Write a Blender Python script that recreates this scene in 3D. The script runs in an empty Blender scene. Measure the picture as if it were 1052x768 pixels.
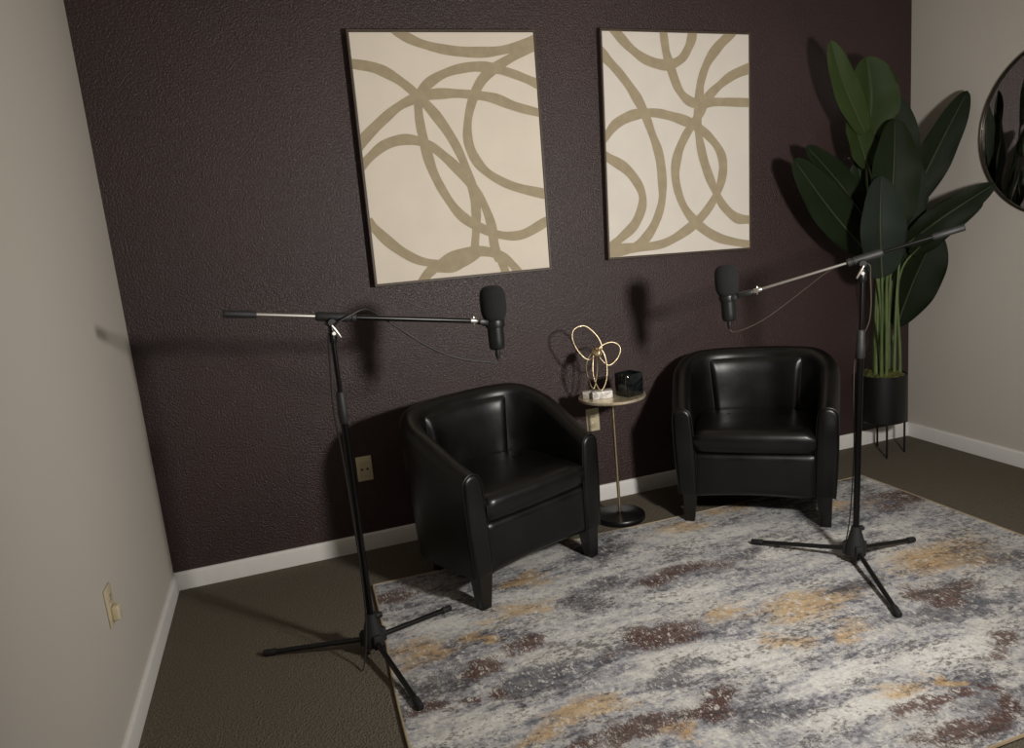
import bpy, bmesh, math, random
from mathutils import Vector, Matrix, Euler, noise
random.seed(7)
PI=math.pi; C=bpy.context.scene.collection
R_=math.radians
W,DEPTH,HT=3.978,4.9,2.62      # room: x 0..W, y -DEPTH..0
BBH=.079

# ------------------------------------------------------------------ materials
def lin(h):
    if isinstance(h,str): h=[int(h[i:i+2],16)/255 for i in (0,2,4)]
    return tuple((v/12.92 if v<=.04045 else ((v+.055)/1.055)**2.4) for v in h)+(1,)
class NT:
    def __init__(s,name):
        s.m=bpy.data.materials.new(name); s.m.use_nodes=True; s.t=s.m.node_tree; s.n=s.t.nodes; s.l=s.t.links
        s.b=s.n['Principled BSDF']
    def add(s,typ,ins=None,**kw):
        n=s.n.new(typ)
        for k,v in kw.items(): setattr(n,k,v)
        for k,v in (ins or {}).items(): s.put(n.inputs[k],v)
        return n
    def put(s,sock,v):
        if isinstance(v,bpy.types.NodeSocket): s.l.new(v,sock)
        else: sock.default_value=v
    def coord(s,kind='Object',scale=(1,1,1)):
        tc=s.add('ShaderNodeTexCoord'); mp=s.add('ShaderNodeMapping',{'Vector':tc.outputs[kind]}); mp.inputs['Scale'].default_value=scale
        return mp.outputs[0]
    def noise(s,vec,scale,detail=3,rough=.5,dist=0):
        return s.add('ShaderNodeTexNoise',{'Vector':vec,'Scale':scale,'Detail':detail,'Roughness':rough,'Distortion':dist}).outputs['Fac']
    def ramp(s,fac,stops):
        n=s.add('ShaderNodeValToRGB',{'Fac':fac}); e=n.color_ramp.elements
        while len(e)<len(stops): e.new(.5)
        for i,(p,c) in enumerate(stops): e[i].position=p; e[i].color=c if not isinstance(c,(int,float)) else (c,c,c,1)
        return n.outputs[0]
    def math(s,op,a,b=0.,clamp=False):
        n=s.add('ShaderNodeMath',operation=op,use_clamp=clamp); s.put(n.inputs[0],a); s.put(n.inputs[1],b); return n.outputs[0]
    def mix(s,f,a,b,mode='MIX'):
        n=s.add('ShaderNodeMix',data_type='RGBA',blend_type=mode); s.put(n.inputs['Factor'],f); s.put(n.inputs['A'],a); s.put(n.inputs['B'],b); return n.outputs['Result']
    def bump(s,h,strength,dist):
        s.l.new(s.add('ShaderNodeBump',{'Height':h,'Strength':strength,'Distance':dist}).outputs[0],s.b.inputs['Normal'])
    def set(s,**kw):
        for k,v in kw.items(): s.put(s.b.inputs[k.replace('_',' ')],v)
        return s.m

def simple(name,col,rough=.5,metal=0.,var=.12,scale=30,bump=0.,bscale=200,spec=.5):
    t=NT(name); v=t.coord(); f=t.noise(v,scale,3)
    c=lin(col); a=tuple(x*(1-var) for x in c[:3])+(1,); b=tuple(min(1,x*(1+var)) for x in c[:3])+(1,)
    t.set(Base_Color=t.ramp(f,[(.3,a),(.7,b)]),Roughness=rough,Metallic=metal)
    t.b.inputs['Specular IOR Level'].default_value=spec
    if bump: t.bump(t.noise(v,bscale,2),bump,.002)
    return t.m

def mat_dark_wall():
    t=NT('dark aubergine textured paint'); v=t.coord()
    n1=t.noise(v,125,3,.62,.3); n2=t.noise(v,1.3,2)
    col=t.ramp(n2,[(.3,lin('302120')),(.7,lin('382625'))])
    t.set(Base_Color=col,Roughness=.39); t.b.inputs['Specular IOR Level'].default_value=.54
    h=t.ramp(n1,[(.35,0.),(.62,1.)])
    t.bump(h,.75,.0017); return t.m
def mat_wall(name,col):
    t=NT(name); v=t.coord(); n=t.noise(v,1.1,2)
    c=lin(col); t.set(Base_Color=t.ramp(n,[(.3,tuple(x*.96 for x in c[:3])+(1,)),(.7,c)]),Roughness=.75)
    t.b.inputs['Specular IOR Level'].default_value=.25
    t.bump(t.noise(v,60,2),.08,.002); return t.m
def mat_carpet():
    t=NT('brown loop carpet'); v=t.coord()
    n=t.noise(v,190,2,.6); g=t.noise(v,2.5,3)
    w=t.add('ShaderNodeTexVoronoi',{'Vector':v,'Scale':150.}).outputs['Distance']
    c=t.mix(t.ramp(n,[(.3,0.),(.7,1.)]),lin('4f493f'),lin('797165'))
    c=t.mix(t.math('MULTIPLY',g,.5),c,lin('5f584c'))
    t.set(Base_Color=c,Roughness=.95); t.b.inputs['Specular IOR Level'].default_value=.1
    t.bump(t.math('ADD',w,n),.8,.006); return t.m
def mat_leather():
    t=NT('black leather'); v=t.coord()
    w=t.add('ShaderNodeTexVoronoi',{'Vector':v,'Scale':260.}).outputs['Distance']
    n=t.noise(v,9,3)
    t.set(Base_Color=t.ramp(n,[(.3,lin('070606')),(.7,lin('0b0a09'))]),Roughness=t.ramp(n,[(.3,.30),(.7,.40)]))
    t.b.inputs['Specular IOR Level'].default_value=.42
    h=t.math('ADD',t.math('MULTIPLY',w,.12),t.noise(v,14,3))
    t.bump(h,.18,.004); return t.m
def mat_rug():
    t=NT('distressed abstract woven rug'); v=t.coord()
    def attr(n): return t.add('ShaderNodeAttribute',attribute_name=n).outputs['Fac']
    vs=t.coord(scale=(1,2.8,1)); vb=t.coord(scale=(2.4,1,1)); vt=t.coord(scale=(1,6,1))
    def thr(f,a,b): return t.ramp(f,[(a,0.),(b,1.)])
    def ws(*p):
        r=None
        for f,w in p: q=t.math('MULTIPLY',f,w); r=q if r is None else t.math('ADD',r,q)
        return r
    n1=t.noise(vs,2.6,7,.68,.5)        # broad washes
    n2=t.noise(vs,13,6,.74,.3)         # distress
    n3=t.noise(v,85,3,.7)              # pile grain
    n4=t.noise(vb,34,4,.75,.5)         # upright chips
    n5=t.noise(vt,5,5,.7,.2)           # fine weft streaks
    n6=t.noise(v,38,4,.75,.4)
    base=t.ramp(ws((n1,.44),(n2,.20),(n5,.12),(n6,.24)),[(.38,lin('505056')),(.44,lin('7c7c82')),(.48,lin('a4a4a7')),(.54,lin('c4c2bd')),(.62,lin('dcd9d2'))])
    lt=thr(ws((attr('light'),.35),(n2,.5),(n5,.25),(n6,.2)),.55,.80)
    base=t.mix(t.math('MULTIPLY',lt,.8),base,lin('d8d6d1'))
    dk=thr(ws((attr('dark'),.17),(n2,.3),(n4,.5)),.44,.54)
    base=t.mix(t.math('MULTIPLY',dk,.8),base,lin('55555b'))
    gd=thr(ws((attr('gold'),.26),(n2,.45),(n6,.4)),.50,.68)
    base=t.mix(t.math('MULTIPLY',gd,.75),base,lin('c09f6c'))
    rs=thr(ws((attr('rust'),.19),(n4,.46),(n6,.32),(n2,.12)),.515,.575)
    base=t.mix(t.math('MULTIPLY',rs,.85),base,lin('52352b'))
    fl=thr(ws((n4,.6),(n6,.4)),.535,.59); base=t.mix(t.math('MULTIPLY',fl,.75),base,lin('dad8d3'))
    fd=thr(ws((t.noise(t.coord(scale=(1,1.7,1)),44,5,.82),.6),(t.noise(vs,3.1,4,.7),.4)),.515,.575); base=t.mix(t.math('MULTIPLY',fd,.75),base,lin('45403f'))
    base=t.mix(1.,base,t.ramp(n3,[(.3,.74),(.7,1.)]),'MULTIPLY')
    t.set(Base_Color=base,Roughness=.95); t.b.inputs['Specular IOR Level'].default_value=.1
    t.bump(t.math('ADD',n3,n2),.5,.004); return t.m
def mat_leaf(i,a,b):
    t=NT('banana leaf green %s'%('abcdef'[i])); v=t.coord('UV',(1,1,1))
    wv=t.add('ShaderNodeTexWave',{'Vector':v,'Scale':14.,'Distortion':.6},wave_type='BANDS',bands_direction='Y').outputs['Fac']
    n=t.noise(t.coord(),6,3)
    c=t.mix(t.math('MULTIPLY',wv,.22),lin(a),lin(b)); c=t.mix(t.math('MULTIPLY',n,.4),c,lin(b))
    t.set(Base_Color=c,Roughness=.55); t.b.inputs['Specular IOR Level'].default_value=.25
    t.bump(wv,.15,.002); return t.m
def mat_marble(name,a,b,rough,metal=0):
    t=NT(name); v=t.coord(); n=t.noise(v,22,5,.6,1.8)
    t.set(Base_Color=t.ramp(n,[(.38,lin(a)),(.56,lin(b))]),Roughness=rough,Metallic=metal); return t.m

M=dict(
 dark=mat_dark_wall(), wall=mat_wall('warm grey wall paint','c2bcb3'), ceil=mat_wall('off white ceiling paint','c9c4ba'),
 carpet=mat_carpet(), white=simple('white satin trim paint','dedcd8',.4,var=.02), leather=mat_leather(),
 seam=simple('black leather piping','141312',.4), rug=mat_rug(), rugedge=simple('tan rug binding','a08f74',.9,bump=.3,bscale=400),
 canvas=simple('cream canvas','dfd5c5',.8,var=.03,scale=8,bump=.15,bscale=600), canvas2=simple('ivory canvas','ddd6cb',.8,var=.03,scale=8,bump=.15,bscale=600),
 stroke=simple('taupe brushed paint','a4967b',.8,var=.08,scale=25,bump=.15,bscale=500), frame=simple('brown wooden moulding','463a30',.5,var=.2,scale=60),
 blkmetal=simple('black powder coated metal','141414',.38,.3), tubemetal=simple('black glossy tube','0e0e0e',.28,.5), rubber=simple('black rubber','121212',.7),
 chrome=simple('brushed chrome','d2cfca',.34,1.,var=.05), foam=simple('black foam windscreen','121313',.95,bump=.9,bscale=500),
 micbody=simple('charcoal microphone metal','1e201f',.42,.4), cable=simple('black cable sheath','171514',.5), cable2=simple('grey brown cable sheath','3a3029',.5),
 grip=simple('dark grey counterweight grip','1b1b1b',.6,bump=.3,bscale=300), gold=simple('hammered gold metal','d6c3a0',.35,1.,bump=.6,bscale=160),
 goldtop=mat_marble('brushed champagne gold','cfbc98','ece0c6',.35,.7), tablebase=simple('black table base','0f0e0d',.35),
 marble=mat_marble('white marble','b9b4ad','efece6',.3), greyslab=mat_marble('grey stone','8d877e','b0aaa0',.4),
 glassblk=mat_marble('smoky black glass','0a0b0b','1b1f20',.08), wax=simple('dark wax','1a1816',.6), plate=simple('ivory plastic','c8bd9f',.35,var=.03), hole=simple('dark socket hole','2a170c',.6),
 plateface=simple('ivory plastic socket face','bdb191',.35,var=.04),
 moss=simple('preserved green moss','4a4a1c',.95,var=.6,scale=70,bump=1,bscale=90), pot=simple('matt black planter','100f0e',.42),
 stem=simple('green stem','56673c',.5,var=.25,scale=12), midrib=simple('pale leaf midrib','3a452b',.55),
 mirrorframe=simple('thin bronze mirror frame','2a2219',.35,.6), 
)
LM=[mat_leaf(0,'48592f','37481f'),mat_leaf(1,'405029','31401d'),mat_leaf(2,'27341d','1a2512'),mat_leaf(3,'202c16','161f0e'),mat_leaf(4,'38423a','262f24')]  # last one: light on the lower front leaf, painted in as grey
def mirror_mat():
    t=NT('silvered mirror'); n=t.noise(t.coord(),3,1); t.set(Base_Color=(.86,.87,.86,1),Metallic=1.,Roughness=t.ramp(n,[(0,.015),(1,.02)])); return t.m
M['mirror']=mirror_mat()

# ------------------------------------------------------------------ helpers
def obj(name,bm,m,parent=None,smooth=True,sharp=40):
    me=bpy.data.meshes.new(name); bm.normal_update(); bm.to_mesh(me); bm.free()
    for mm in (m if isinstance(m,(list,tuple)) else [m]): me.materials.append(mm)
    if smooth:
        me.polygons.foreach_set('use_smooth',[True]*len(me.polygons))
        try: me.set_sharp_from_angle(angle=R_(sharp))
        except Exception: pass
    o=bpy.data.objects.new(name,me); C.objects.link(o)
    if parent: o.parent=parent
    return o
def thing(name,label,cat,loc=(0,0,0),rotz=0,group=None,rot=None):
    o=bpy.data.objects.new(name,None); C.objects.link(o); o.empty_display_size=.1
    o.location=loc; o.rotation_euler=rot or (0,0,rotz); o['label']=label; o['category']=cat
    if group:o['group']=group
    return o
def tag(o,label,cat,group=None):
    o['label']=label;o['category']=cat
    if group:o['group']=group
    return o
def struct(name,bm,m,**k):
    o=obj(name,bm,m,**k); o['kind']='structure'; return o
def box(bm,c,s,bev=0,seg=2,mat=None,mi=0):
    r=bmesh.ops.create_cube(bm,size=1); vs=r['verts']
    for v in vs: v.co=Vector((v.co.x*s[0],v.co.y*s[1],v.co.z*s[2]))
    if bev:
        es=list({e for v in vs for e in v.link_edges})
        g=bmesh.ops.bevel(bm,geom=es,offset=bev,segments=seg,affect='EDGES',profile=.5); vs=list({v for f in g['faces'] for v in f.verts}|{v for v in vs if v.is_valid})
    for v in vs:
        if mat: v.co=mat@v.co
        v.co+=Vector(c)
    for f in {f for v in vs for f in v.link_faces}: f.material_index=mi
    return vs
def frame_of(d):
    d=d.normalized(); a=Vector((0,0,1)) if abs(d.z)<.9 else Vector((1,0,0)); u=d.cross(a).normalized(); return u,d.cross(u).normalized()
def ring_strip(bm,rings,closed=True,cap=True):
    V=[[bm.verts.new(p) for p in r] for r in rings]; n=len(V[0])
    for a,b in zip(V,V[1:]):
        for i in range(n if closed else n-1):
            j=(i+1)%n
            bm.faces.new((a[i],a[j],b[j],b[i]))
    if cap and closed: bm.faces.new(V[0][::-1]); bm.faces.new(V[-1])
    return V
def tube(bm,pts,r,n=12,cap=True):
    pts=[Vector(p) for p in pts]; rs=r if isinstance(r,(list,tuple)) else [r]*len(pts)
    T=[(pts[min(i+1,len(pts)-1)]-pts[max(i-1,0)]).normalized() for i in range(len(pts))]
    u,_=frame_of(T[0]); rings=[]
    for p,t,rr in zip(pts,T,rs):
        u=(u-t*u.dot(t)).normalized(); w=t.cross(u)
        rings.append([p+(u*math.cos(2*PI*k/n)+w*math.sin(2*PI*k/n))*rr for k in range(n)])
    ring_strip(bm,rings,True,cap)
def closed_tube(bm,pts,r,n=10):
    pts=[Vector(p) for p in pts]; N=len(pts); rings=[]; u=None
    for i,p in enumerate(pts):
        t=(pts[(i+1)%N]-pts[i-1]).normalized()
        if u is None: u,_=frame_of(t)
        u=(u-t*u.dot(t)).normalized(); w=t.cross(u)
        rings.append([bm.verts.new(p+(u*math.cos(2*PI*k/n)+w*math.sin(2*PI*k/n))*r) for k in range(n)])
    for i in range(N):
        a,b=rings[i],rings[(i+1)%N]
        for k in range(n):
            bm.faces.new((a[k],a[(k+1)%n],b[(k+1)%n],b[k]))
def lathe(bm,prof,n=32,mat=None,c=(0,0,0)):
    rings=[[Vector((r*math.cos(2*PI*k/n),r*math.sin(2*PI*k/n),z)) for k in range(n)] for r,z in prof]
    if mat: rings=[[mat@p for p in r] for r in rings]
    rings=[[p+Vector(c) for p in r] for r in rings]; ring_strip(bm,rings)
def along(p,q):  # matrix turning +Z to direction p->q
    return (Vector(q)-Vector(p)).to_track_quat('Z','Y').to_matrix()
def rod(bm,p,q,prof,n=16): # prof: [(t 0..1, radius)]
    p,q=Vector(p),Vector(q); L=(q-p).length; lathe(bm,[(r,t*L) for t,r in prof],n,along(p,q),p)
def smooth_path(pts,k=8,closed=False):
    P=[Vector(p) for p in pts]; N=len(P); out=[]
    for i in range(N if closed else N-1):
        if closed: a,b,c,d=P[i-1],P[i],P[(i+1)%N],P[(i+2)%N]
        else: a,b,c,d=P[max(i-1,0)],P[i],P[i+1],P[min(i+2,N-1)]
        for s in range(k):
            t=s/k; out.append(.5*((2*b)+(c-a)*t+(2*a-5*b+4*c-d)*t*t+(3*b-a-3*c+d)*t**3))
    if not closed: out.append(P[-1])
    return out
NB=bmesh.new

# ------------------------------------------------------------------ measured layout (metres)
ART_A=(1.4207, 1.7174, 0.8112, 1.037, -0.0117)
STROKES_A=[[(-0.222, 0.55), (-0.196, 0.515), (-0.111, 0.472), (0.01, 0.443), (0.151, 0.433), (0.281, 0.446), (0.409, 0.486), (0.487, 0.523)], [(0.484, 0.479), (0.406, 0.457), (0.278, 0.403), (0.157, 0.327), (0.091, 0.218), (0.063, 0.1), (0.079, 0.009), (0.137, -0.07), (0.248, -0.135), (0.399, -0.179), (0.468, -0.191)], [(-0.43, 0.396), (-0.394, 0.391), (-0.301, 0.372), (-0.217, 0.326), (-0.141, 0.26), (-0.065, 0.171), (0.003, 0.057), (0.048, -0.065), (0.07, -0.174), (0.068, -0.282), (0.047, -0.414)], [(-0.429, 0.039), (-0.385, 0.095), (-0.295, 0.171), (-0.213, 0.226), (-0.118, 0.259), (-0.008, 0.267), (0.102, 0.259), (0.198, 0.242), (0.294, 0.205), (0.401, 0.176), (0.477, 0.158)], [(0.484, 0.261), (0.402, 0.3), (0.305, 0.339), (0.209, 0.366), (0.113, 0.374), (0.001, 0.354), (-0.089, 0.309), (-0.134, 0.252), (-0.144, 0.18), (-0.134, 0.078), (-0.11, -0.042), (-0.065, -0.15), (-0.002, -0.246), (0.082, -0.307), (0.179, -0.349), (0.281, -0.354), (0.398, -0.306), (0.461, -0.279)], [(-0.422, -0.026), (-0.389, 0.004), (-0.307, 0.063), (-0.213, 0.084), (-0.123, 0.062), (-0.05, 0.007), (0.023, -0.072), (0.094, -0.175), (0.134, -0.287), (0.144, -0.399), (0.16, -0.464)], [(-0.41, -0.24), (-0.384, -0.28), (-0.308, -0.361), (-0.221, -0.423), (-0.128, -0.454)], [(-0.209, -0.533), (-0.172, -0.489), (-0.12, -0.455), (-0.043, -0.418), (0.073, -0.412), (0.171, -0.441), (0.234, -0.503), (0.272, -0.571)], [(-0.129, -0.465), (-0.066, -0.475), (-0.006, -0.457), (0.064, -0.416)], [(0.155, -0.431), (0.176, -0.481), (0.189, -0.531)], [(-0.128, -0.454), (-0.054, -0.445), (0.037, -0.434)]]
ART_B=(2.5351, 1.7088, 0.7876, 1.0257, -0.0327)
STROKES_B=[[(-0.347, 0.543), (-0.316, 0.502), (-0.251, 0.439), (-0.168, 0.387), (-0.065, 0.365), (0.015, 0.392), (0.06, 0.452), (0.079, 0.508), (0.084, 0.554)], [(-0.082, 0.55), (-0.075, 0.5), (-0.063, 0.42), (-0.039, 0.347), (-0.006, 0.266), (0.038, 0.214), (0.1, 0.191), (0.201, 0.198), (0.388, 0.194), (0.445, 0.192)], [(0.352, 0.561), (0.296, 0.515), (0.222, 0.454), (0.158, 0.379), (0.12, 0.289), (0.11, 0.214), (0.099, 0.123), (0.107, 0.031), (0.132, -0.078), (0.177, -0.189), (0.232, -0.287), (0.308, -0.355), (0.381, -0.37), (0.444, -0.372)], [(0.445, 0.367), (0.392, 0.354), (0.295, 0.32), (0.211, 0.266), (0.146, 0.206), (0.105, 0.138), (0.034, 0.047), (-0.013, -0.044), (-0.028, -0.151), (0.009, -0.277), (0.09, -0.376), (0.211, -0.451), (0.385, -0.494), (0.444, -0.504)], [(-0.417, 0.436), (-0.378, 0.395), (-0.306, 0.324), (-0.241, 0.244), (-0.192, 0.163), (-0.152, 0.065), (-0.114, -0.041), (-0.1, -0.164), (-0.108, -0.272), (-0.156, -0.379), (-0.23, -0.454), (-0.337, -0.486), (-0.423, -0.489)], [(-0.427, 0.018), (-0.384, 0.054), (-0.331, 0.105), (-0.245, 0.141), (-0.141, 0.151), (-0.035, 0.132), (0.071, 0.096), (0.162, 0.037), (0.226, -0.042), (0.238, -0.128), (0.205, -0.23), (0.128, -0.33), (0.025, -0.405), (-0.105, -0.461), (-0.248, -0.471), (-0.379, -0.471), (-0.457, -0.468)], [(-0.429, -0.019), (-0.379, -0.049), (-0.288, -0.104), (-0.221, -0.19), (-0.21, -0.268), (-0.253, -0.359), (-0.334, -0.424), (-0.388, -0.46), (-0.44, -0.48)]]
LEAVES=[([(3.431, -0.26, 1.687), (3.284, -0.29, 1.899), (3.185, -0.31, 2.104)], 0.066, 0), ([(3.462, -0.24, 1.67), (3.476, -0.25, 1.856), (3.428, -0.27, 2.04)], 0.125, 1), ([(3.467, -0.24, 1.526), (3.411, -0.25, 1.639), (3.347, -0.25, 1.797)], 0.072, 1), ([(3.627, -0.22, 1.383), (3.638, -0.22, 1.645), (3.623, -0.24, 1.866)], 0.122, 2), ([(3.478, -0.36, 1.197), (3.486, -0.38, 1.496), (3.51, -0.36, 1.736)], 0.122, 2), ([(3.664, -0.26, 1.144), (3.685, -0.28, 1.374), (3.633, -0.28, 1.661)], 0.085, 3), ([(3.379, -0.42, 0.995), (3.338, -0.45, 1.244), (3.372, -0.42, 1.472)], 0.118, 4), ([(3.706, -0.26, 1.316), (3.802, -0.33, 1.575), (3.914, -0.4, 1.843)], 0.085, 3), ([(3.642, -0.3, 1.126), (3.738, -0.44, 1.256), (3.895, -0.58, 1.391)], 0.07, 3), ([(3.681, -0.3, 1.073), (3.749, -0.42, 1.209), (3.891, -0.52, 1.31)], 0.06, 3), ([(3.474, -0.22, 1.259), (3.325, -0.2, 1.463), (3.098, -0.24, 1.648)], 0.075, 2), ([(3.439, -0.25, 1.116), (3.221, -0.25, 1.345), (2.984, -0.29, 1.59)], 0.1, 2), ([(3.586, -0.2, 1.142), (3.511, -0.2, 1.32), (3.433, -0.2, 1.565)], 0.1, 2), ([(3.648, -0.22, 1.076), (3.697, -0.22, 1.255), (3.75, -0.24, 1.469)], 0.1, 3), ([(3.72, -0.17, 0.69), (3.757, -0.24, 0.924), (3.822, -0.32, 1.177)], 0.125, 3)]
RUG_GOLD=[(2.209, -1.313, 0.172, 0.081), (1.982, -1.482, 0.068, 0.049), (2.223, -1.534, 0.07, 0.057), (2.848, -1.235, 0.219, 0.11), (2.114, -1.801, 0.092, 0.03), (2.282, -1.827, 0.047, 0.024), (0.864, -0.97, 0.128, 0.071), (1.213, -0.86, 0.104, 0.045), (1.386, -0.639, 0.09, 0.06), (1.196, -1.518, 0.13, 0.047), (1.063, -1.537, 0.069, 0.025), (1.915, -1.227, 0.056, 0.042), (2.11, -0.499, 0.17, 0.051), (1.109, -0.986, 0.049, 0.045), (1.46, -1.705, 0.028, 0.037), (2.518, -0.448, 0.104, 0.048), (2.883, -0.671, 0.103, 0.047)]
RUG_RUST=[(2.333, -1.898, 0.037, 0.035), (2.212, -1.883, 0.045, 0.03), (2.085, -1.88, 0.065, 0.028), (2.3, -1.996, 0.053, 0.029), (2.146, -2.006, 0.113, 0.033), (2.626, -1.457, 0.125, 0.058), (3.16, -0.729, 0.16, 0.079), (2.589, -1.765, 0.069, 0.033), (1.034, -1.168, 0.08, 0.039), (1.223, -1.105, 0.068, 0.047), (1.662, -1.254, 0.162, 0.057), (0.854, -1.301, 0.047, 0.026), (0.972, -1.312, 0.042, 0.026), (1.933, -0.891, 0.146, 0.039), (1.118, -1.313, 0.043, 0.031), (1.243, -1.634, 0.083, 0.025), (1.586, -1.631, 0.119, 0.048), (1.39, -1.659, 0.07, 0.044), (0.876, -0.53, 0.109, 0.052)]
RUG_DARK=[(0.904, -1.169, 0.119, 0.058), (1.236, -1.309, 0.111, 0.056), (1.44, -0.923, 0.114, 0.078), (1.716, -0.565, 0.089, 0.06), (0.769, -1.296, 0.043, 0.05), (2.477, -1.535, 0.129, 0.062), (2.714, -1.55, 0.095, 0.056), (2.329, -1.85, 0.095, 0.032), (3.064, -1.318, 0.11, 0.072), (1.702, -1.748, 0.064, 0.046), (2.224, -0.884, 0.088, 0.05), (2.433, -1.28, 0.08, 0.048), (1.586, -1.631, 0.104, 0.048), (2.273, -1.951, 0.104, 0.044), (1.594, -0.826, 0.1, 0.05), (1.597, -1.469, 0.128, 0.032), (1.525, -1.251, 0.086, 0.037)]
RUG_LIGHT=[(0.973, -0.828, 0.144, 0.027), (1.3, -1.069, 0.063, 0.039), (1.374, -1.52, 0.105, 0.021), (0.921, -1.448, 0.141, 0.02), (2.356, -0.681, 0.24, 0.049), (1.847, -1.049, 0.157, 0.041), (1.813, -1.459, 0.202, 0.06), (2.004, -1.669, 0.16, 0.04), (1.926, -1.831, 0.176, 0.041), (2.47, -0.918, 0.228, 0.045), (2.373, -1.739, 0.167, 0.044), (1.331, -0.773, 0.157, 0.031), (2.064, -0.686, 0.182, 0.038), (1.415, -1.056, 0.09, 0.031), (2.663, -1.131, 0.087, 0.042)]
CAMP=(759.88189, -0.190084, -0.093638, -0.298076)
CAMLOC=(0.58309,-3.29932,1.38)
KEY,FILL=200,4
# ------------------------------------------------------------------ room
bm=NB(); box(bm,(W/2,-DEPTH/2,-.05),(W+.4,DEPTH+.4,.1)); struct('floor',bm,M['carpet'],smooth=False)
bm=NB(); box(bm,(W/2,-DEPTH/2,HT+.05),(W+.4,DEPTH+.4,.1)); struct('ceiling',bm,M['ceil'],smooth=False)
bm=NB(); box(bm,(W/2,.06,HT/2),(W,.12,HT)); struct('wall_back',bm,M['dark'],smooth=False)
bm=NB(); box(bm,(-.06,-DEPTH/2+.06,HT/2),(.12,DEPTH+.12,HT)); struct('wall_left',bm,M['wall'],smooth=False)
bm=NB(); box(bm,(W+.06,-DEPTH/2+.06,HT/2),(.12,DEPTH+.12,HT)); struct('wall_right',bm,M['wall'],smooth=False)
bm=NB(); box(bm,(W/2,-DEPTH-.06,HT/2),(W+.24,.12,HT)); struct('wall_front',bm,M['wall'],smooth=False)
def baseboard(name,p,q,nrm):
    p,q,n=Vector(p),Vector(q),Vector(nrm); prof=[(0,0),(.013,0),(.013,BBH-.012),(.011,BBH-.005),(.006,BBH),(0,BBH)]
    bm=NB(); ring_strip(bm,[[e+n*a+Vector((0,0,z)) for a,z in prof] for e in (p,q)]); bmesh.ops.recalc_face_normals(bm,faces=bm.faces)
    struct(name,bm,M['white'],sharp=60)
baseboard('baseboard_back',(0,0,0),(W,0,0),(0,-1,0))
baseboard('baseboard_left',(0,-.013,0),(0,-DEPTH,0),(1,0,0))
baseboard('baseboard_right',(W,-.013,0),(W,-DEPTH,0),(-1,0,0))
baseboard('baseboard_front',(.013,-DEPTH,0),(W-.013,-DEPTH,0),(0,1,0))

# ------------------------------------------------------------------ rug
RT=.008
def rug_edge_left(y):  # x of the slightly wavy left edge
    t=(-.4-y)/1.67; return .795-.062*t+.010*math.sin(t*9+.6)*t
def rug_pt(u,v):
    y0=-.398-.012*u; y=y0*(1-v)+(-2.075)*v
    x=rug_edge_left(y)*(1-u)+3.266*u
    z=RT
    z+=.004*math.exp(-((u-.0)/.03)**2)*(1+math.sin(v*14))*.5
    z+=.0035*math.exp(-(((u*.9+v*1.2)-.55)/.02)**2)*(1 if u<.6 else 0)
    z+=.005*math.exp(-((v-.02)/.04)**2)*math.exp(-((u-.42)/.05)**2)
    return Vector((x,y,z))
NU,NV=220,150
bm=NB(); lay={k:bm.verts.layers.float.new(k) for k in ('gold','rust','dark','light')}
BL=dict(gold=RUG_GOLD,rust=RUG_RUST,dark=RUG_DARK,light=RUG_LIGHT)
G=[]
for j in range(NV+1):
    row=[]
    for i in range(NU+1):
        p=rug_pt(i/NU,j/NV); v=bm.verts.new(p)
        for k,L in BL.items():
            s=0
            w1=noise.noise_vector(Vector((p.x*4,p.y*9,len(k)*3.1))); w2=noise.noise_vector(Vector((p.x*13,p.y*26,len(k)*1.7)))
            qx=p.x+w1.x*.16+w2.x*.06; qy=p.y+w1.y*.055+w2.y*.028
            for cx,cy,a,b in L:
                dx,dy=(qx-cx)/(a*1.15),(qy-cy)/(b*1.2); d=dx*dx+dy*dy
                if d<6: s=max(s,math.exp(-.75*d**1.3))
            v[lay[k]]=s
        row.append(v)
    G.append(row)
for j in range(NV):
    for i in range(NU): bm.faces.new((G[j][i],G[j+1][i],G[j+1][i+1],G[j][i+1]))
border=[G[0][i] for i in range(NU+1)]+[G[j][NU] for j in range(1,NV+1)]+[G[NV][i] for i in range(NU-1,-1,-1)]+[G[j][0] for j in range(NV-1,0,-1)]
low=[bm.verts.new((v.co.x,v.co.y,.0005)) for v in border]
n=len(border)
for i in range(n): bm.faces.new((border[i],border[(i+1)%n],low[(i+1)%n],low[i]))
bpts=[v.co.copy() for v in border]
rug=tag(obj('area_rug',bm,M['rug'],sharp=60),'large distressed grey, cream, gold and rust abstract rug on the brown carpet','rug')
bm=NB(); closed_tube(bm,[Vector((p.x,p.y,p.z*.5+.002)) for p in bpts[::2]],.0048,6); obj('edge_binding',bm,M['rugedge'],rug)['label']='tan bound edge'

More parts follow.
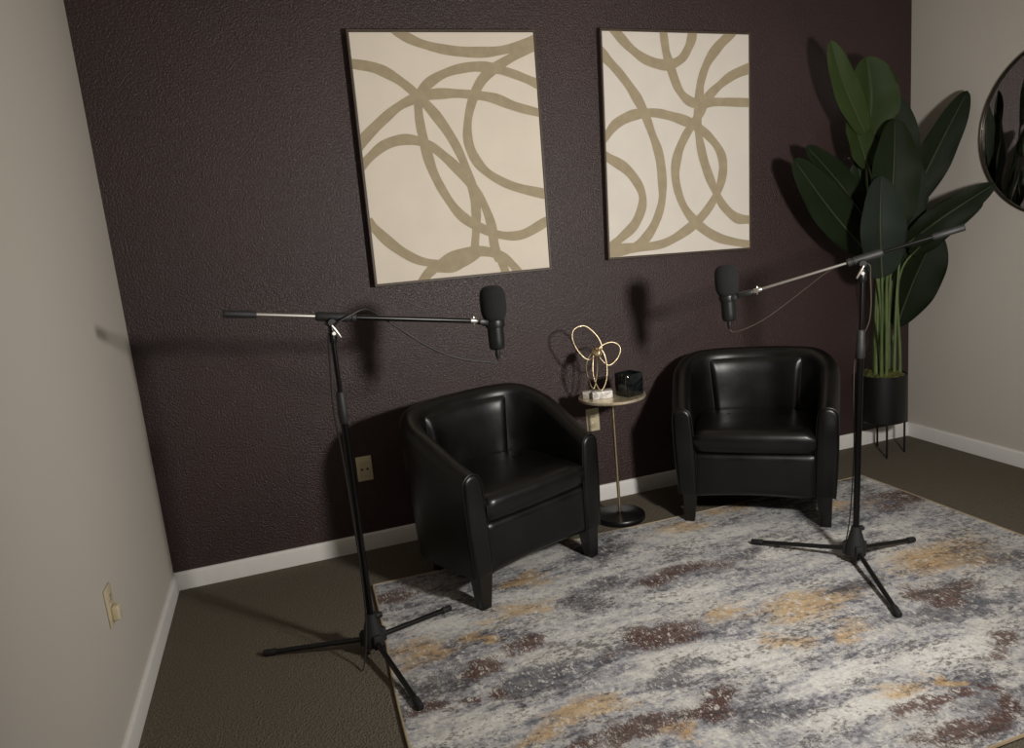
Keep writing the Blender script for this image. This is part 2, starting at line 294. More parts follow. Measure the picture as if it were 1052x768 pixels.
# ------------------------------------------------------------------ paintings
def painting(data,strokes,canvas,sw,label):
    cx,cz,w,h,t=data; D=.036
    root=thing('framed_painting',label,'painting',(cx,-.002,cz),rot=(0,-t,0),group=None)
    f=.009; bm=NB()
    for c,s in (((0,-.02,h/2+f/2-.002),(w+2*f-.004,.04,f)),((0,-.02,-h/2-f/2+.002),(w+2*f-.004,.04,f)),((-w/2-f/2+.002,-.02,0),(f,.04,h)),((w/2+f/2-.002,-.02,0),(f,.04,h))):
        box(bm,c,s,.0012,1)
    obj('frame',bm,M['frame'],root,sharp=30)
    bm=NB(); cw,ch=w/2-.003,h/2-.003
    box(bm,(0,-D/2-.0005,0),(2*cw,D-.002,2*ch),.0015,1)
    yb=-D
    for k,S in enumerate(strokes):
        P=smooth_path([(x,0,z) for x,z in S],10); y=yb-.0004-.00006*k; sb=bmesh.new(); L=[];Rr=[]
        for i,p in enumerate(P):
            tg=(P[min(i+1,len(P)-1)]-P[max(i-1,0)]).normalized(); nn=Vector((-tg.z,0,tg.x))
            hw=sw*(1+.10*math.sin(i*.21+k*1.7)+.05*math.sin(i*.5+k))
            L.append(sb.verts.new((p.x+nn.x*hw,y,p.z+nn.z*hw)));Rr.append(sb.verts.new((p.x-nn.x*hw,y,p.z-nn.z*hw)))
        for i in range(len(P)-1):
            fc=sb.faces.new((L[i],L[i+1],Rr[i+1],Rr[i]))
        for co,no in (((cw,0,0),(1,0,0)),((-cw,0,0),(-1,0,0)),((0,0,ch),(0,0,1)),((0,0,-ch),(0,0,-1))):
            bmesh.ops.bisect_plane(sb,geom=sb.verts[:]+sb.edges[:]+sb.faces[:],plane_co=co,plane_no=no,clear_outer=True)
        for fc in sb.faces:
            fc.normal_update()
            if fc.normal.y>0: fc.normal_flip()
            vs=[bm.verts.new(v.co) for v in fc.verts]; nf=bm.faces.new(vs); nf.material_index=1
        sb.free()
    bmesh.ops.remove_doubles(bm,verts=[v for f_ in bm.faces if f_.material_index==1 for v in f_.verts],dist=1e-6)
    obj('canvas',bm,[M[canvas],M['stroke']],root,smooth=False)
    return root
painting(ART_A,STROKES_A,'canvas',.0205,'wider cream painting of looping taupe lines, hung left above the boom microphone')
painting(ART_B,STROKES_B,'canvas2',.0225,'ivory painting of looping taupe bands, hung right nearer the tall plant')

# ------------------------------------------------------------------ wall plates
def outlet(loc,rz,label,kind):
    r=thing('wall_outlet',label,'outlet',loc,rz)
    bm=NB(); box(bm,(0,-.003,0),(.07,.006,.115),.0025,2); obj('cover_plate',bm,M['plate'],r)
    if kind=='jacks':
        bm=NB(); box(bm,(0,-.007,0),(.046,.004,.07),.0015,1); obj('socket_face',bm,M['plateface'],r)
        for x in (-.0125,.0125):
            bm=NB(); lathe(bm,[(.0001,0),(.0052,0),(.0055,.002),(.0001,.0021)],14,Matrix.Rotation(PI/2,3,'X'),(x,-.0088,-.002)); obj('socket_hole',bm,M['hole'],r)
    else:
        for z in (.026,-.026):
            bm=NB(); lathe(bm,[(.0001,0),(.0165,0),(.0165,.0025),(.015,.0035),(.0001,.0035)],22,Matrix.Rotation(PI/2,3,'X'),(0,-.005,z)); f=obj('socket_face',bm,M['plateface'],r)
            for x,hh in ((-.006,.008),(.006,.0065)):
                bm=NB(); box(bm,(x,-.0088,z+.003),(.0022,.001,hh)); obj('slot',bm,M['hole'],f)
            bm=NB(); lathe(bm,[(.0001,0),(.0023,0),(.0023,.0006),(.0001,.0006)],10,Matrix.Rotation(PI/2,3,'X'),(0,-.0085,z-.008)); obj('slot',bm,M['hole'],f)
        bm=NB(); lathe(bm,[(.0001,0),(.0032,0),(.0028,.0015),(.0001,.0018)],12,Matrix.Rotation(PI/2,3,'X'),(0,-.006,0)); obj('screw',bm,M['plateface'],r)
    return r
outlet((.856,-.0005,.387),0,'ivory wall plate with two dark round holes, on dark wall beside left stand','jacks')
outlet((1.992,-.0005,.425),0,'ivory outlet on the dark wall, partly hidden between left armchair and side table','duplex')
o3=outlet((.0005,-1.035,.43),PI/2,'ivory outlet on the pale left wall, seen nearly edge-on','duplex')
bm=NB(); box(bm,(0,-.016,-.024),(.036,.022,.044),.006,3); obj('plug_cap',bm,M['plate'],o3)

# ------------------------------------------------------------------ tub chairs
def u_plan(s,off=0.):
    """plan of the shell centre line, s in 0..1 from front left round the back to front right; returns point, outward normal"""
    a,ys,yf,b=.315,-.03,-.300,.205
    L1=ys-yf; La=PI*math.sqrt((a*a+b*b)/2); T=2*L1+La; d=s*T
    if d<L1: p=Vector((-a+.018*((L1-d)/L1)**1.5,yf+d,0)); n=Vector((-1,0,0))
    elif d>T-L1: p=Vector((a-.018*((L1-T+d)/L1)**1.5,yf+(T-d),0)); n=Vector((1,0,0))
    else:
        th=PI-(d-L1)/La*PI; e=.80
        c,si=math.cos(th),math.sin(th)
        p=Vector((a*math.copysign(abs(c)**e,c),ys+b*abs(si)**e,0)); n=Vector((c/a,si/b,0)).normalized()
    return p+n*off,n
def u_height(s):
    d=min(s,1-s); t=min(d/.36,1); return .532+.182*(.65*math.sin(t*PI/2)+.35*t*t*(3-2*t))
TH=.040; ZB=.130
def shell_ring(s,shift=0.,ins=0.):
    p,n=u_plan(s); h=u_height(s); p=p+Vector((0,shift,0)); half=TH-ins; pts=[]
    top=h-ins; zb=ZB+ins; mid=top-half
    def P(o,z):
        k=(z-ZB)/(h-ZB); d=min(s,1-s); fl=.008*k*k*min(d/.2,1)+.005*k-.010*(1-k)
        return p+n*(o+fl+ .006*math.sin(PI*min(max(k,0),1))*(1 if o>0 else -1))+Vector((0,0,z))
    for k in range(7): pts.append(P(-half,zb+(mid-zb)*k/6))
    for k in range(1,8): a=PI-PI*k/8; pts.append(P(half*math.cos(a),mid+half*math.sin(a)))
    for k in range(7): pts.append(P(half,mid+(zb-mid)*k/6))
    return pts
def make_chair(label,loc,rz):
    r=thing('tub_armchair',label,'armchair',loc,rz,'black leather tub armchairs')
    # shell : arms and back in one upholstered sweep
    N=72; rings=[shell_ring(0,-.016,.016),shell_ring(0,-.014,.007),shell_ring(0,-.008,.0022)]
    rings+=[shell_ring(i/N) for i in range(N+1)]
    rings+=[shell_ring(1,-.008,.0022),shell_ring(1,-.014,.007),shell_ring(1,-.016,.016)]
    bm=NB(); ring_strip(bm,rings); bmesh.ops.recalc_face_normals(bm,faces=bm.faces); obj('shell',bm,M['leather'],r,sharp=70)
    # welt around each arm front
    for s in (0,1):
        pts=[q+Vector((0,.0015,0)) for q in shell_ring(s,-.010,.0)]
        bm=NB(); tube(bm,pts,.0018,8); obj('piping',bm,M['seam'],r)
    # padded inner back panel
    def inner(s,z,push):
        p,n=u_plan(s); h=u_height(s); k=(z-ZB)/(h-ZB); d=min(s,1-s)
        fl=.008*k*k*min(d/.2,1)+.005*k-.010*(1-k)
        return p+n*(-TH+fl-.006*math.sin(PI*min(max(k,0),1))-push)+Vector((0,0,z))
    s0,s1=.372,.628; nu,nv=28,22; bm=NB(); g=[]
    for j in range(nv+1):
        row=[]
        for i in range(nu+1):
            u=i/nu; v=j/nv; s=s0+(s1-s0)*(u+ (u-.5)*.10*v); h=u_height(s); z=.36+(h-.040-.36)*v
            e=min(1,min(u,1-u)/.10); e=math.sqrt(max(0,1-(1-e)**2)); et=min(1,(1-v)/.22); et=math.sqrt(max(0,1-(1-et)**2))
            row.append(bm.verts.new(inner(s,z,-.004+.026*e*et*(.85+.15*math.sin(PI*v)))))
        g.append(row)
    for j in range(nv):
        for i in range(nu): bm.faces.new((g[j][i],g[j][i+1],g[j+1][i+1],g[j+1][i]))
    bmesh.ops.recalc_face_normals(bm,faces=bm.faces)
    if sum(f.normal.y for f in bm.faces)>0: bmesh.ops.reverse_faces(bm,faces=bm.faces)
    obj('back_cushion',bm,M['leather'],r,sharp=80)
    for sg in (0,1):
        pts=[inner(s0+(s1-s0)*(sg+(sg-.5)*.10*(k/14)),.40+(u_height(s0)-.055-.40)*k/14,.0005) for k in range(15)]
        bm=NB(); tube(bm,pts,.0032,8); obj('seam',bm,M['seam'],r)
    # seat cushion
    def outline(ins,yf):
        pts=[]
        for i in range(41):
            p,n=u_plan(i/40); q=p-n*(TH+.004+ins); q.y=max(q.y,yf); pts.append(q)
        return pts
    bm=NB(); yf=-.312
    prof=[(.018,.330,.008),(.004,.336,.0),(0,.352,-.006),(0,.385,-.008),(.003,.405,-.006),(.010,.417,.002),(.022,.425,.014),(.05,.430,.04),(.10,.434,.09),(.16,.436,.15)]
    rings=[]
    for ins,z,dy in prof:
        o_=outline(ins,yf+dy); fx=o_[0]; gx=o_[-1]; fr=[]
        for k in range(1,12): 
            t=k/12; fr.append(Vector((gx.x+(fx.x-gx.x)*t,yf+dy-.006*math.sin(PI*t),0)))
        o_[0].y=yf+dy+.004; o_[-1].y=yf+dy+.004
        rings.append([Vector((q.x,q.y,z+.005*max(0,.1-abs(q.y))*(z>.42))) for q in o_+fr])
    V=ring_strip(bm,rings); bmesh.ops.recalc_face_normals(bm,faces=bm.faces)
    obj('seat_cushion',bm,M['leather'],r,sharp=75)
    # front panel with shallow arched lower edge
    nu,nz=24,12; bm=NB(); hwid=.297-TH+.008; fr=[];bk=[]
    for j in range(nz+1):
        a=[];b=[]
        for i in range(nu+1):
            u=i/nu; x=-hwid+2*hwid*u; zb=.119+.012*math.sin(PI*u); z=zb+(.327-zb)*j/nz; v=j/nz
            e=min(1,min(u,1-u)/.05); ev=min(1,min(v,1-v)/.10); q=math.sqrt(max(0,1-(1-e)**2))*math.sqrt(max(0,1-(1-ev)**2))
            a.append(bm.verts.new((x,-.292-.016*q,z))); b.append(bm.verts.new((x,-.262,z)))
        fr.append(a);bk.append(b)
    for j in range(nz):
        for i in range(nu):
            bm.faces.new((fr[j][i],fr[j][i+1],fr[j+1][i+1],fr[j+1][i])); bm.faces.new((bk[j][i],bk[j+1][i],bk[j+1][i+1],bk[j][i+1]))
    for j in (0,nz):
        for i in range(nu): bm.faces.new((fr[j][i],bk[j][i],bk[j][i+1],fr[j][i+1]))
    for i in (0,nu):
        for j in range(nz): bm.faces.new((fr[j][i],fr[j+1][i],bk[j+1][i],bk[j][i]))
    bmesh.ops.recalc_face_normals(bm,faces=bm.faces); obj('front_panel',bm,M['leather'],r,sharp=70)
    # bottom deck
    bm=NB(); pl=[p-n*.03 for p,n in (u_plan(i/40) for i in range(41))]
    ring_strip(bm,[[Vector((q.x,max(q.y,-.285),z)) for q in pl] for z in (.136,.15)]); bmesh.ops.recalc_face_normals(bm,faces=bm.faces); obj('underside',bm,M['rubber'],r,sharp=50)
    # legs
    for x,y,t,z0 in ((-.283,-.278,.060,0),(.283,-.278,.060,0),(-.205,.125,.050,-RT),(.205,.125,.050,-RT)):
        bm=NB(); sx=math.copysign(1,x); fy=-1 if y<0 else 1
        def q(w,z,ox=0,oy=0): 
            b=.004
            P=[(-w+b,-w),(w-b,-w),(w,-w+b),(w,w-b),(w-b,w),(-w+b,w),(-w,w-b),(-w,-w+b)]
            return [Vector((x+ox+a,y+oy+c,z)) for a,c in P]
        d=.004
        ring_strip(bm,[q(t*.36,z0,sx*d,fy*d),q(t*.38,z0+.004,sx*d,fy*d),q(t*.55,.138,-sx*.001,0),q(t*.55,.165,-sx*.002,0)]); bmesh.ops.recalc_face_normals(bm,faces=bm.faces); obj('leg',bm,M['tablebase'],r,sharp=30)
    return r
def chair_at(fl,fr,label):
    fl,fr=Vector(fl),Vector(fr); a=math.atan2(fr.y-fl.y,fr.x-fl.x); mid=(fl+fr)/2; f=Vector((math.sin(a),-math.cos(a)))
    c=mid-f*.278; return make_chair(label,(c.x,c.y,RT),a)
chair_at((1.149,-.790),(1.700,-.572),'black leather tub armchair under the left painting, angled to the right')
chair_at((2.248,-.458),(2.701,-.806),'black leather tub armchair left of the tall plant, facing the camera')

# ------------------------------------------------------------------ side table, sculpture, candle
TX,TY,TZ=1.985,-.262,.600
t=thing('side_table','small round champagne gold side table with a thin pole and black base','table',(TX,TY,0))
bm=NB(); lathe(bm,[(.0001,TZ-.012),(.150,TZ-.014),(.154,TZ-.010),(.154,TZ-.002),(.152,TZ),(.140,TZ-.001),(.0001,TZ-.001)],56); obj('tabletop',bm,M['goldtop'],t)['label']='brushed champagne gold top'
bm=NB(); lathe(bm,[(.0075,.02),(.0075,TZ-.012)],20); lathe(bm,[(.0075,TZ-.022),(.02,TZ-.013),(.02,TZ-.0115)],20); obj('pole',bm,M['gold'],t)
bm=NB(); lathe(bm,[(.0001,0),(.116,0),(.119,.004),(.119,.020),(.115,.025),(.02,.028),(.012,.034),(.0001,.034)],56); obj('base',bm,M['tablebase'],t)['label']='black round base'
# wire knot sculpture on stone block
t=thing('knot_sculpture','gold wire sculpture of open loops on a white marble block','sculpture',(1.92,-.262,TZ-.001))
rz=Matrix.Rotation(R_(-14),3,'Z')
bm=NB(); box(bm,(.008,-.016,.017),(.092,.046,.034),.002,2,rz); obj('plinth',bm,M['marble'],t)
bm=NB(); box(bm,(-.035,.022,.017),(.07,.032,.034),.002,2,rz); obj('plinth',bm,M['greyslab'],t)['label']='grey stone back block'
O_=Vector((1.92,-.262,TZ-.001))
def loop(pts,dy=0):
    P=[Vector(p)-O_+Vector((0,dy,0)) for p in pts]; bm=NB(); closed_tube(bm,smooth_path(P,10,True),.0034,10); obj('loop',bm,M['gold'],t)
loop([(1.926,-.262,.800),(1.886,-.248,.778),(1.846,-.235,.822),(1.826,-.228,.880),(1.838,-.226,.920),(1.882,-.230,.932),(1.920,-.240,.905),(1.948,-.252,.860),(1.950,-.262,.822)])
loop([(1.930,-.262,.812),(1.955,-.262,.836),(1.996,-.268,.846),(2.027,-.275,.831),(2.034,-.280,.803),(2.012,-.280,.765),(1.975,-.276,.744),(1.945,-.268,.770)])
loop([(1.912,-.262,.808),(1.897,-.276,.770),(1.890,-.285,.715),(1.899,-.290,.670),(1.922,-.290,.6375),(1.947,-.290,.672),(1.960,-.284,.730),(1.957,-.272,.795),(1.938,-.262,.826)])
loop([(1.918,-.255,.812),(1.892,-.248,.790),(1.876,-.243,.745),(1.884,-.240,.690),(1.905,-.240,.6375),(1.925,-.240,.690),(1.932,-.244,.760)])
bm=NB(); 
for k in range(5):
    a=k*.62; closed_tube(bm,[Vector((.006+.022*math.cos(q)*math.cos(a),.014*math.sin(q)-.003,.212+.017*math.cos(q)*math.sin(a)+.010*math.sin(q))) for q in [2*PI*i/20 for i in range(20)]],.0042,8)
obj('knot',bm,M['gold'],t)
# square glass candle jar
t=thing('candle_jar','square smoky black glass candle jar beside the gold sculpture','candle',(2.055,-.303,TZ-.001),R_(14))
def rsq(h,z,rad=.01,n=5):
    pts=[]
    for cx,cy,a0 in ((h-rad,h-rad,0),(-h+rad,h-rad,PI/2),(-h+rad,-h+rad,PI),(h-rad,-h+rad,1.5*PI)):
        for k in range(n+1): a=a0+PI/2*k/n; pts.append(Vector((cx+rad*math.cos(a),cy+rad*math.sin(a),z)))
    return pts
bm=NB(); ring_strip(bm,[rsq(.044,0),rsq(.0475,.004),rsq(.0475,.1),rsq(.046,.103),rsq(.0435,.102),rsq(.0425,.074)]); obj('jar',bm,M['glassblk'],t,sharp=50)
bm=NB(); ring_strip(bm,[rsq(.042,.0742),rsq(.042,.0760)]); obj('wax',bm,M['wax'],t,sharp=50)
bm=NB(); tube(bm,[(0,0,.075),(.001,0,.084),(.003,0,.090)],.0012,8); obj('wick',bm,M['cable'],t)

# ------------------------------------------------------------------ microphone stands
def stand(label,base,tip,feet,z_sleeve,d,knob_side,boom):
    """base: point on the carpet or rug under the hub; tip: clutch centre; feet: tips of the three legs"""
    B=Vector(base); T=Vector(tip)-B; r=thing('microphone_stand',label,'microphone stand',base)
    up=Vector((T.x,T.y,0))
    def P(z): 
        k=(z-.09)/(T.z-.09); return Vector((up.x*max(k,0),up.y*max(k,0),z))
    bm=NB(); rod(bm,P(.030),P(.150),[(0,.018),(.06,.036),(.30,.037),(.42,.034),(.85,.020),(1,.017)],24)
    for k in range(3):
        a=math.atan2(feet[k][1]-B.y,feet[k][0]-B.x); m=Matrix.Rotation(a,3,'Z'); box(bm,m@Vector((.033,0,.058)),(.026,.026,.05),.004,2,m)
    obj('hub',bm,M['rubber'],r)
    for f in feet:
        F=Vector(f)-B; dr=Vector((F.x,F.y,0)).normalized(); s=dr*.032+Vector((0,0,.055)); e=Vector((F.x,F.y,F.z+.012)); k=s.lerp(e,.88)
        bm=NB(); rod(bm,s,e,[(0,.0088),(1,.0088)],14); lg=obj('leg',bm,M['blkmetal'],r)
        bm=NB(); rod(bm,k,e+(e-k).normalized()*.004,[(0,.0100),(.1,.0118),(.9,.0118),(1,.009)],14); obj('rubber_foot',bm,M['rubber'],lg)
    bm=NB(); rod(bm,P(.13),P(z_sleeve),[(0,.0115),(1,.0115)],16); obj('lower_tube',bm,M['tubemetal'],r)
    bm=NB(); rod(bm,P(z_sleeve-.055),P(z_sleeve+.050),[(0,.0125),(.04,.0155),(.45,.0165),(.55,.0150),(.95,.0145),(1,.011)],20); obj('height_clutch',bm,M['grip'],r)
    top=T.z-.055
    bm=NB(); rod(bm,P(z_sleeve+.03),P(top),[(0,.0080),(1,.0080)],14); obj('upper_tube',bm,M['tubemetal'],r)
    kn=P(.135); side=Vector(knob_side).normalized()
    bm=NB(); rod(bm,kn,kn+side*.036,[(0,.005),(.45,.005),(.5,.011),(.95,.011),(1,.009)],14); box(bm,kn+side*.036,(.008,.026,.012),.003,1); obj('knob',bm,M['rubber'],r)
    # swivel
    bm=NB(); rod(bm,P(top-.03),P(top+.012),[(0,.010),(.2,.0135),(.7,.0135),(1,.009)],16)
    c0=P(top+.02); cc=T; bm2=bm
    fw=Vector(d).normalized(); sd=fw.cross(Vector((0,0,1))).normalized()
    if sd.y<0: sd=-sd
    rod(bm,P(top+.0),cc+Vector((0,0,-.004)),[(0,.010),(1,.008)],12)
    rod(bm,cc-sd*.022+Vector((0,0,-.018)),cc+sd*.022+Vector((0,0,-.018)),[(0,.012),(.1,.015),(.9,.015),(1,.012)],16)
    obj('swivel_joint',bm,M['blkmetal'],r)
    w=P(top+.0)+Vector((0,0,.004)); bm=NB()
    rod(bm,w,w-sd*.030,[(0,.006),(1,.006)],12); rod(bm,w-sd*.030-fw*.004+Vector((0,0,.026)),w-sd*.030+fw*.020+Vector((0,0,-.012)),[(0,.003),(.3,.0045),(.7,.0045),(1,.003)],12); obj('wing_screw',bm,M['chrome'],r)['label']='chrome wing screw'
    # boom
    def Q(s): return cc+fw*s
    g0,g1,thin_end,c0_,c1_,far,mount=boom['s']
    bm=NB(); rod(bm,Q(c0_),Q(c1_),[(0,.0105),(.05,.0145),(.80,.0145),(.82,.012),(.86,.012),(.88,.0145),(.97,.0145),(1,.010)],20); obj('boom_clutch',bm,M['grip'],r)
    bm=NB(); rod(bm,Q(g1-.01 if g1<0 else c1_-.01),Q(c0_+.01 if g1<0 else g1+.01),[(0,boom['r_back']),(1,boom['r_back'])],14); obj('boom_rod',bm,M[boom['m_back']],r)
    bm=NB(); rod(bm,Q(c1_-.01 if g1<0 else c0_+.01),Q(mount),[(0,boom['r_front']),(1,boom['r_front'])],14); obj('boom_rod',bm,M[boom['m_front']],r)
    bm=NB(); rod(bm,Q(g0),Q(g1),[(0,.009),(.03,.0115),(.95,.0115),(1,.009)],18); obj('counterweight',bm,M['grip'],r)
    s_=1 if mount>0 else -1
    bm=NB(); rod(bm,Q(mount-.03*s_),Q(mount+.004*s_),[(0,.007),(.15,.0095),(.8,.0095),(1,.007)],14)
    rod(bm,Q(mount-.012*s_)-Vector((0,0,.016)),Q(mount-.012*s_)+Vector((0,0,.016)),[(0,.002),(.2,.0035),(.8,.0035),(1,.002)],10)
    obj('thread_adapter',bm,M['chrome'],r)['label']='chrome thread adapter'
    return r,B,Q
def mic(label,center,arm_from,tilt=0,k_=1.08):
    """center: middle of the clamp band; arm_from: world point where the boom ends"""
    r=thing('microphone',label,'microphone',center,rot=(0,tilt,0)); r.scale=(k_,k_,k_)
    A=Euler((0,tilt,0)).to_matrix().inverted()@(Vector(arm_from)-Vector(center))/k_; 
    bm=NB(); lathe(bm,[(.0001,.120),(.016,.119),(.029,.1155),(.0375,.107),(.0415,.094),(.0430,.078),(.0430,.050),(.0415,.034),(.038,.020),(.032,.010),(.026,.007)][::-1],36)
    obj('foam_windscreen',bm,M['foam'],r)
    bm=NB(); lathe(bm,[(.0001,-.088),(.019,-.088),(.0235,-.085),(.0255,-.079),(.0262,-.060),(.0265,-.02),(.0265,.020),(.024,.022),(.0001,.022)],32); obj('body',bm,M['micbody'],r)
    bm=NB(); lathe(bm,[(.0001,-.120),(.005,-.120),(.0075,-.112),(.0085,-.108),(.0085,-.087),(.0001,-.087)],18); obj('plug',bm,M['cable'],r)
    dr=Vector((A.x,A.y,0)).normalized(); sd=Vector((-dr.y,dr.x,0))
    bm=NB(); lathe(bm,[(.0267,-.015),(.0310,-.015),(.0320,-.011),(.0320,.004),(.0310,.008),(.0267,.008)],32); 
    obj('clamp_ring',bm,M['micbody'],r)
    bm=NB(); m=Matrix((dr,sd,Vector((0,0,1)))).transposed(); e=A-dr*.004; L=e.length-.026
    m2=along((0,0,0),e); box(bm,dr*.026+(e-dr*.026)*.5,(.026,.018,(e-dr*.026).length),.004,2,m2@Matrix.Rotation(0,3,'Z'))
    obj('mount_arm',bm,M['micbody'],r)
    k=dr*.026-sd*.012; bm=NB(); rod(bm,k,k-sd*.020,[(0,.006),(.4,.006),(.42,.010),(.95,.010),(1,.008)],16); obj('knob',bm,M['rubber'],r)
    return r
def cable(name,pts,rad,m,label):
    bm=NB(); tube(bm,smooth_path(pts,10),rad,8); o=obj(name,bm,m); tag(o,label,'cable'); return o
LB=(.735,-.905,0)
LT=Vector((.738,-.900,1.168)); LE=Vector((.430,-.950,1.219)); dl=(LT-LE).normalized()
stand('black tripod boom stand standing on the carpet at the left edge of the rug',LB,LT,[(.369,-.742,.0),(1.035,-.757,RT),(.818,-1.300,RT)],.875,dl,(1,.1,0),
  dict(s=(-.316,-.222,0,-.045,.085,0,.512),r_back=.0066,m_back='chrome',r_front=.0088,m_front='tubemetal'))
mic('black foam-topped microphone on the left stand boom, in front of left painting',(1.303,-.808,1.071),LT+dl*.512,0)
RB=(2.555,-1.143,RT)
RTp=Vector((2.590,-1.146,1.170)); RE=Vector((2.820,-1.350,1.253)); RM=Vector((2.237,-.833,1.048))
dr_=(RM-RE).normalized()
stand('black tripod boom stand standing on the rug in front of the right armchair',RB,RTp,[(2.324,-.816,RT),(2.873,-1.108,RT),(2.388,-1.517,RT)],.855,dr_,(1,.2,0),
  dict(s=(-.322,-.222,0,-.066,.055,0,.388),r_back=.0062,m_back='tubemetal',r_front=.0050,m_front='chrome'))
mic('black foam-topped microphone at the lower end of the right stand boom',(2.237,-.833,1.054),RTp+dr_*.388,R_(-2),1.04)
cable('microphone_cable',[(1.303,-.808,.938),(1.285,-.815,.930),(1.154,-.815,.965),(1.052,-.830,1.022),(.958,-.845,1.098),(.896,-.860,1.150),(.850,-.895,1.178),(.805,-.915,1.168),(.760,-.925,1.150),(.728,-.915,1.120),(.716,-.915,1.0),(.708,-.928,.86),(.716,-.925,.72),(.722,-.925,.45),(.720,-.935,.20),(.700,-.975,.06),(.68,-1.0,.004)],.0030,M['cable'],'thin black cable drooping from the left microphone to its stand')
cable('microphone_cable',[(2.241,-.833,.928),(2.250,-.838,.918),(2.280,-.86,.924),(2.357,-.895,.960),(2.454,-.955,1.040),(2.525,-1.040,1.125),(2.565,-1.105,1.160),(2.590,-1.170,1.150),(2.600,-1.170,1.10),(2.600,-1.166,.95),(2.572,-1.125,.80),(2.566,-1.124,.45),(2.560,-1.110,.20),(2.560,-1.085,.06),(2.60,-1.05,RT+.004)],.0023,M['cable2'],'thin brownish cable hanging from the right microphone to its stand')

# ------------------------------------------------------------------ potted plant
PX,PY=3.630,-.165
pl=thing('potted_plant','tall banana-leaf plant in a black legged planter in the right corner','plant',(PX,PY,0))
PO=Vector((PX,PY,0)); ZT=.445
bm=NB(); lathe(bm,[(.0001,.185),(.112,.185),(.118,.190),(.122,.30),(.124,ZT-.004),(.124,ZT),(.118,ZT),(.117,ZT-.03),(.0001,ZT-.03)],48); pt=obj('planter',bm,M['pot'],pl)
for k in range(4):
    a=R_(-122+90*k); c=Vector((math.cos(a)*.112,math.sin(a)*.112,0)); 
    bm=NB(); tube(bm,[c+Vector((0,0,0)),c+Vector((0,0,.25))],.0055,10); obj('leg',bm,M['pot'],pt)
bm=NB(); n=36; rings=[]
for k in range(9):
    rr=.117*(1-k/8)+.0005; rings.append([Vector((rr*math.cos(2*PI*i/n),rr*math.sin(2*PI*i/n),ZT-.008+.034*(1-(rr/.117)**3)+.014*noise.noise(Vector((rr*40*math.cos(2*PI*i/n),rr*40*math.sin(2*PI*i/n),k*.2))) )) for i in range(n)])
ring_strip(bm,rings); bmesh.ops.subdivide_edges(bm,edges=bm.edges[:],cuts=1)
for v in bm.verts: v.co+=Vector((0,0,.006*noise.noise(v.co*90)))
obj('moss',bm,M['moss'],pt,sharp=90)
view=Vector((-.38,-.92,.0))
rnd=random.Random(4)
def leaf(mid,hw,k,idx):
    pw=1.12 if idx==len(LEAVES)-1 else .80
    P=[Vector(p)-PO for p in mid]; path=smooth_path(P,14); N=len(path)-1
    acc=[0]
    for a,b in zip(path,path[1:]): acc.append(acc[-1]+(b-a).length)
    nrm=(view+Vector((rnd.uniform(-.25,.25),rnd.uniform(-.2,.2),.25))).normalized()
    bm=NB(); uvl=bm.loops.layers.uv.new('UVMap'); cols=[]; M_=8; uvs={}
    for i,p in enumerate(path):
        t=acc[i]/acc[-1]; tg=(path[min(i+1,N)]-path[max(i-1,0)]).normalized(); sd=tg.cross(nrm).normalized(); nn=sd.cross(tg).normalized()
        prof=(math.sin(PI*min(1,t**pw*.995+.005))**.50) if t<1 else 0
        prof=max(prof,.05 if t<.5 else .02)
        row=[]
        for j in range(-M_,M_+1):
            s=j/M_; ed=.006*math.sin(t*15+(1.3 if j>0 else 4)+idx)*abs(s)**2
            q=p+sd*(s*hw*prof)+nn*((.42*hw*abs(s)-.18*hw*s*s)*prof+ed*prof - .0)
            q.x=min(q.x,W-.020-PX); q.y=min(q.y,-.020-PY)
            v=bm.verts.new(q); uvs[v]=(s*.5+.5,t*1.6+abs(s)*.25); row.append(v)
        cols.append(row)
    for a,b in zip(cols,cols[1:]):
        for j in range(2*M_): bm.faces.new((a[j],a[j+1],b[j+1],b[j]))
    for f in bm.faces:
        for l in f.loops: l[uvl].uv=uvs[l.vert]
    bmesh.ops.solidify(bm,geom=bm.faces[:],thickness=.0012)
    lf=obj('leaf',bm,LM[k],pl,sharp=80)
    bm=NB(); nn0=nrm*.002
    tube(bm,[p+nn0 for p in path[:-2]],[.0042*(1-.8*i/N) for i in range(N-1)],8); obj('midrib',bm,M['midrib'],lf)
    # stem from the moss up to the leaf base
    b0=P[0]; tg=(path[1]-path[0]).normalized(); a=rnd.uniform(0,2*PI); q=rnd.uniform(.03,.085)
    root=Vector((.55*q*math.cos(a)+max(-.05,min(.05,b0.x*.35)),.6*q*math.sin(a)+max(-.05,min(.04,b0.y*.3)),ZT+.005))
    h=b0.z-root.z; c1=root+Vector(((b0.x-root.x)*.12,(b0.y-root.y)*.12,h*.45)); c2=b0-tg*h*.25; pts=[]
    for i in range(19):
        t=i/18; pts.append(root*(1-t)**3+c1*3*t*(1-t)**2+c2*3*t*t*(1-t)+b0*t**3)
    for p in pts: p.y=min(p.y,-.012-PY)
    bm=NB(); tube(bm,pts,[.0082-.0035*i/18 for i in range(19)],10); obj('stem',bm,M['stem'],lf)
for i,(m_,hw,k) in enumerate(LEAVES): leaf(m_,hw,k,i)

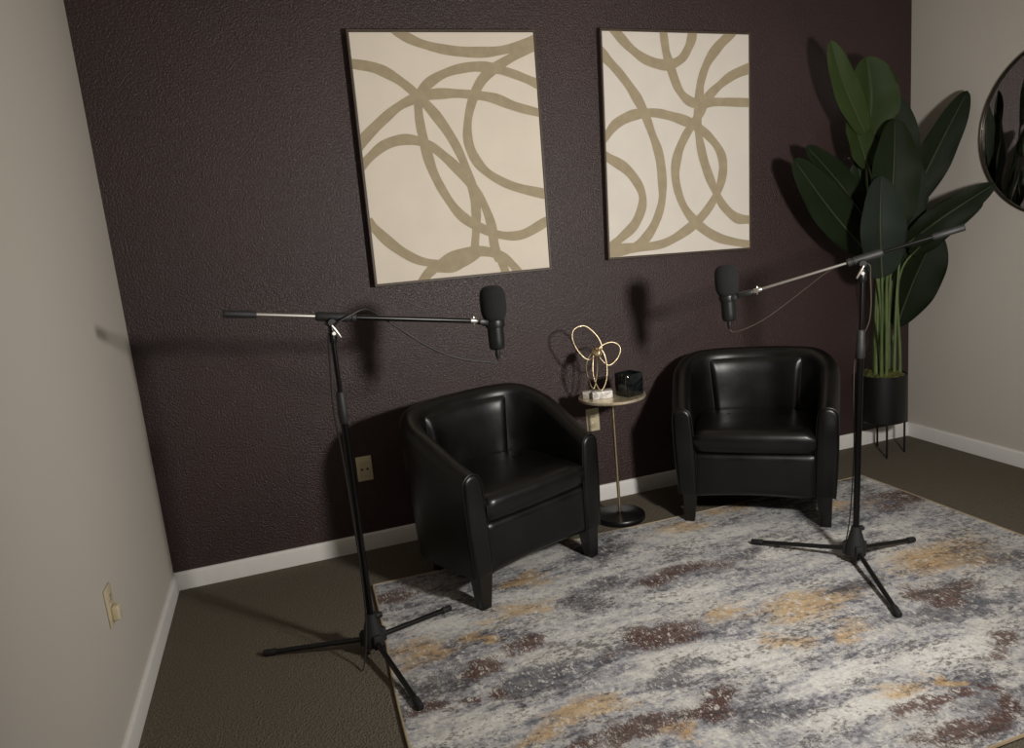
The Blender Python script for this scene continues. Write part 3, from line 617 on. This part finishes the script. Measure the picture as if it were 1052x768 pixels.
# ------------------------------------------------------------------ round mirror on the right wall
MR=.392
mr=thing('round_mirror','large round mirror with thin dark frame on the right wall','mirror',(W-.001,-.825,1.612),rot=(0,-PI/2,0))
bm=NB(); lathe(bm,[(.0001,.004),(MR-.006,.004),(MR-.006,.0125),(.0001,.0125)],96); obj('mirror_glass',bm,M['mirror'],mr,sharp=30)
bm=NB(); V=[]
prof=[(MR-.008,0),(MR,0),(MR,.020),(MR-.002,.022),(MR-.006,.022),(MR-.008,.020)]
n=96; rr=[[bm.verts.new((r*math.cos(2*PI*k/n),r*math.sin(2*PI*k/n),z)) for k in range(n)] for r,z in prof]
for i in range(len(rr)):
    a,b=rr[i],rr[(i+1)%len(rr)]
    for k in range(n): bm.faces.new((a[k],a[(k+1)%n],b[(k+1)%n],b[k]))
bmesh.ops.recalc_face_normals(bm,faces=bm.faces); obj('frame',bm,M['mirrorframe'],mr,sharp=40)

# ------------------------------------------------------------------ light
def lamp(name,kind,loc,power,col,**k):
    d=bpy.data.lights.new(name,kind); d.energy=power; d.color=col
    for a,b in k.items(): setattr(d,a,b)
    o=bpy.data.objects.new(name,d); C.objects.link(o); o.location=loc; return o
key=lamp('key_lamp','SPOT',(2.13,-2.64,1.38),KEY,(1.,.955,.90),shadow_soft_size=.085,spot_size=R_(165),spot_blend=1.)
key.rotation_euler=(Vector((1.85,0,1.05))-key.location).to_track_quat('-Z','Y').to_euler()
fill=lamp('ceiling_fill','AREA',(2.0,-2.9,HT-.02),FILL,(1.,.93,.84),shape='RECTANGLE',size=1.6,size_y=1.2)
wd=bpy.data.worlds.new('room'); bpy.context.scene.world=wd; wd.use_nodes=True
wd.node_tree.nodes['Background'].inputs[0].default_value=(.9,.85,.8,1); wd.node_tree.nodes['Background'].inputs[1].default_value=.02

# ------------------------------------------------------------------ camera
cam=bpy.data.cameras.new('camera'); co=bpy.data.objects.new('camera',cam); C.objects.link(co); bpy.context.scene.camera=co
cam.sensor_width=36; cam.sensor_fit='HORIZONTAL'; cam.lens=36*759.88/1052; cam.clip_start=.05
F,PT,RL,YW=CAMP
fwd=Vector((-math.sin(YW)*math.cos(PT),math.cos(YW)*math.cos(PT),math.sin(PT))); rt=Vector((math.cos(YW),math.sin(YW),0)); up=rt.cross(fwd)
r2=rt*math.cos(RL)+up*math.sin(RL); u2=-rt*math.sin(RL)+up*math.cos(RL)
mx=Matrix((r2,u2,-fwd)).transposed().to_4x4(); mx.translation=Vector(CAMLOC); co.matrix_world=mx
vs=bpy.context.scene.view_settings; vs.view_transform='Standard'; vs.look='None'; vs.exposure=0; vs.gamma=1

bpy.context.scene.cycles.caustics_reflective=False
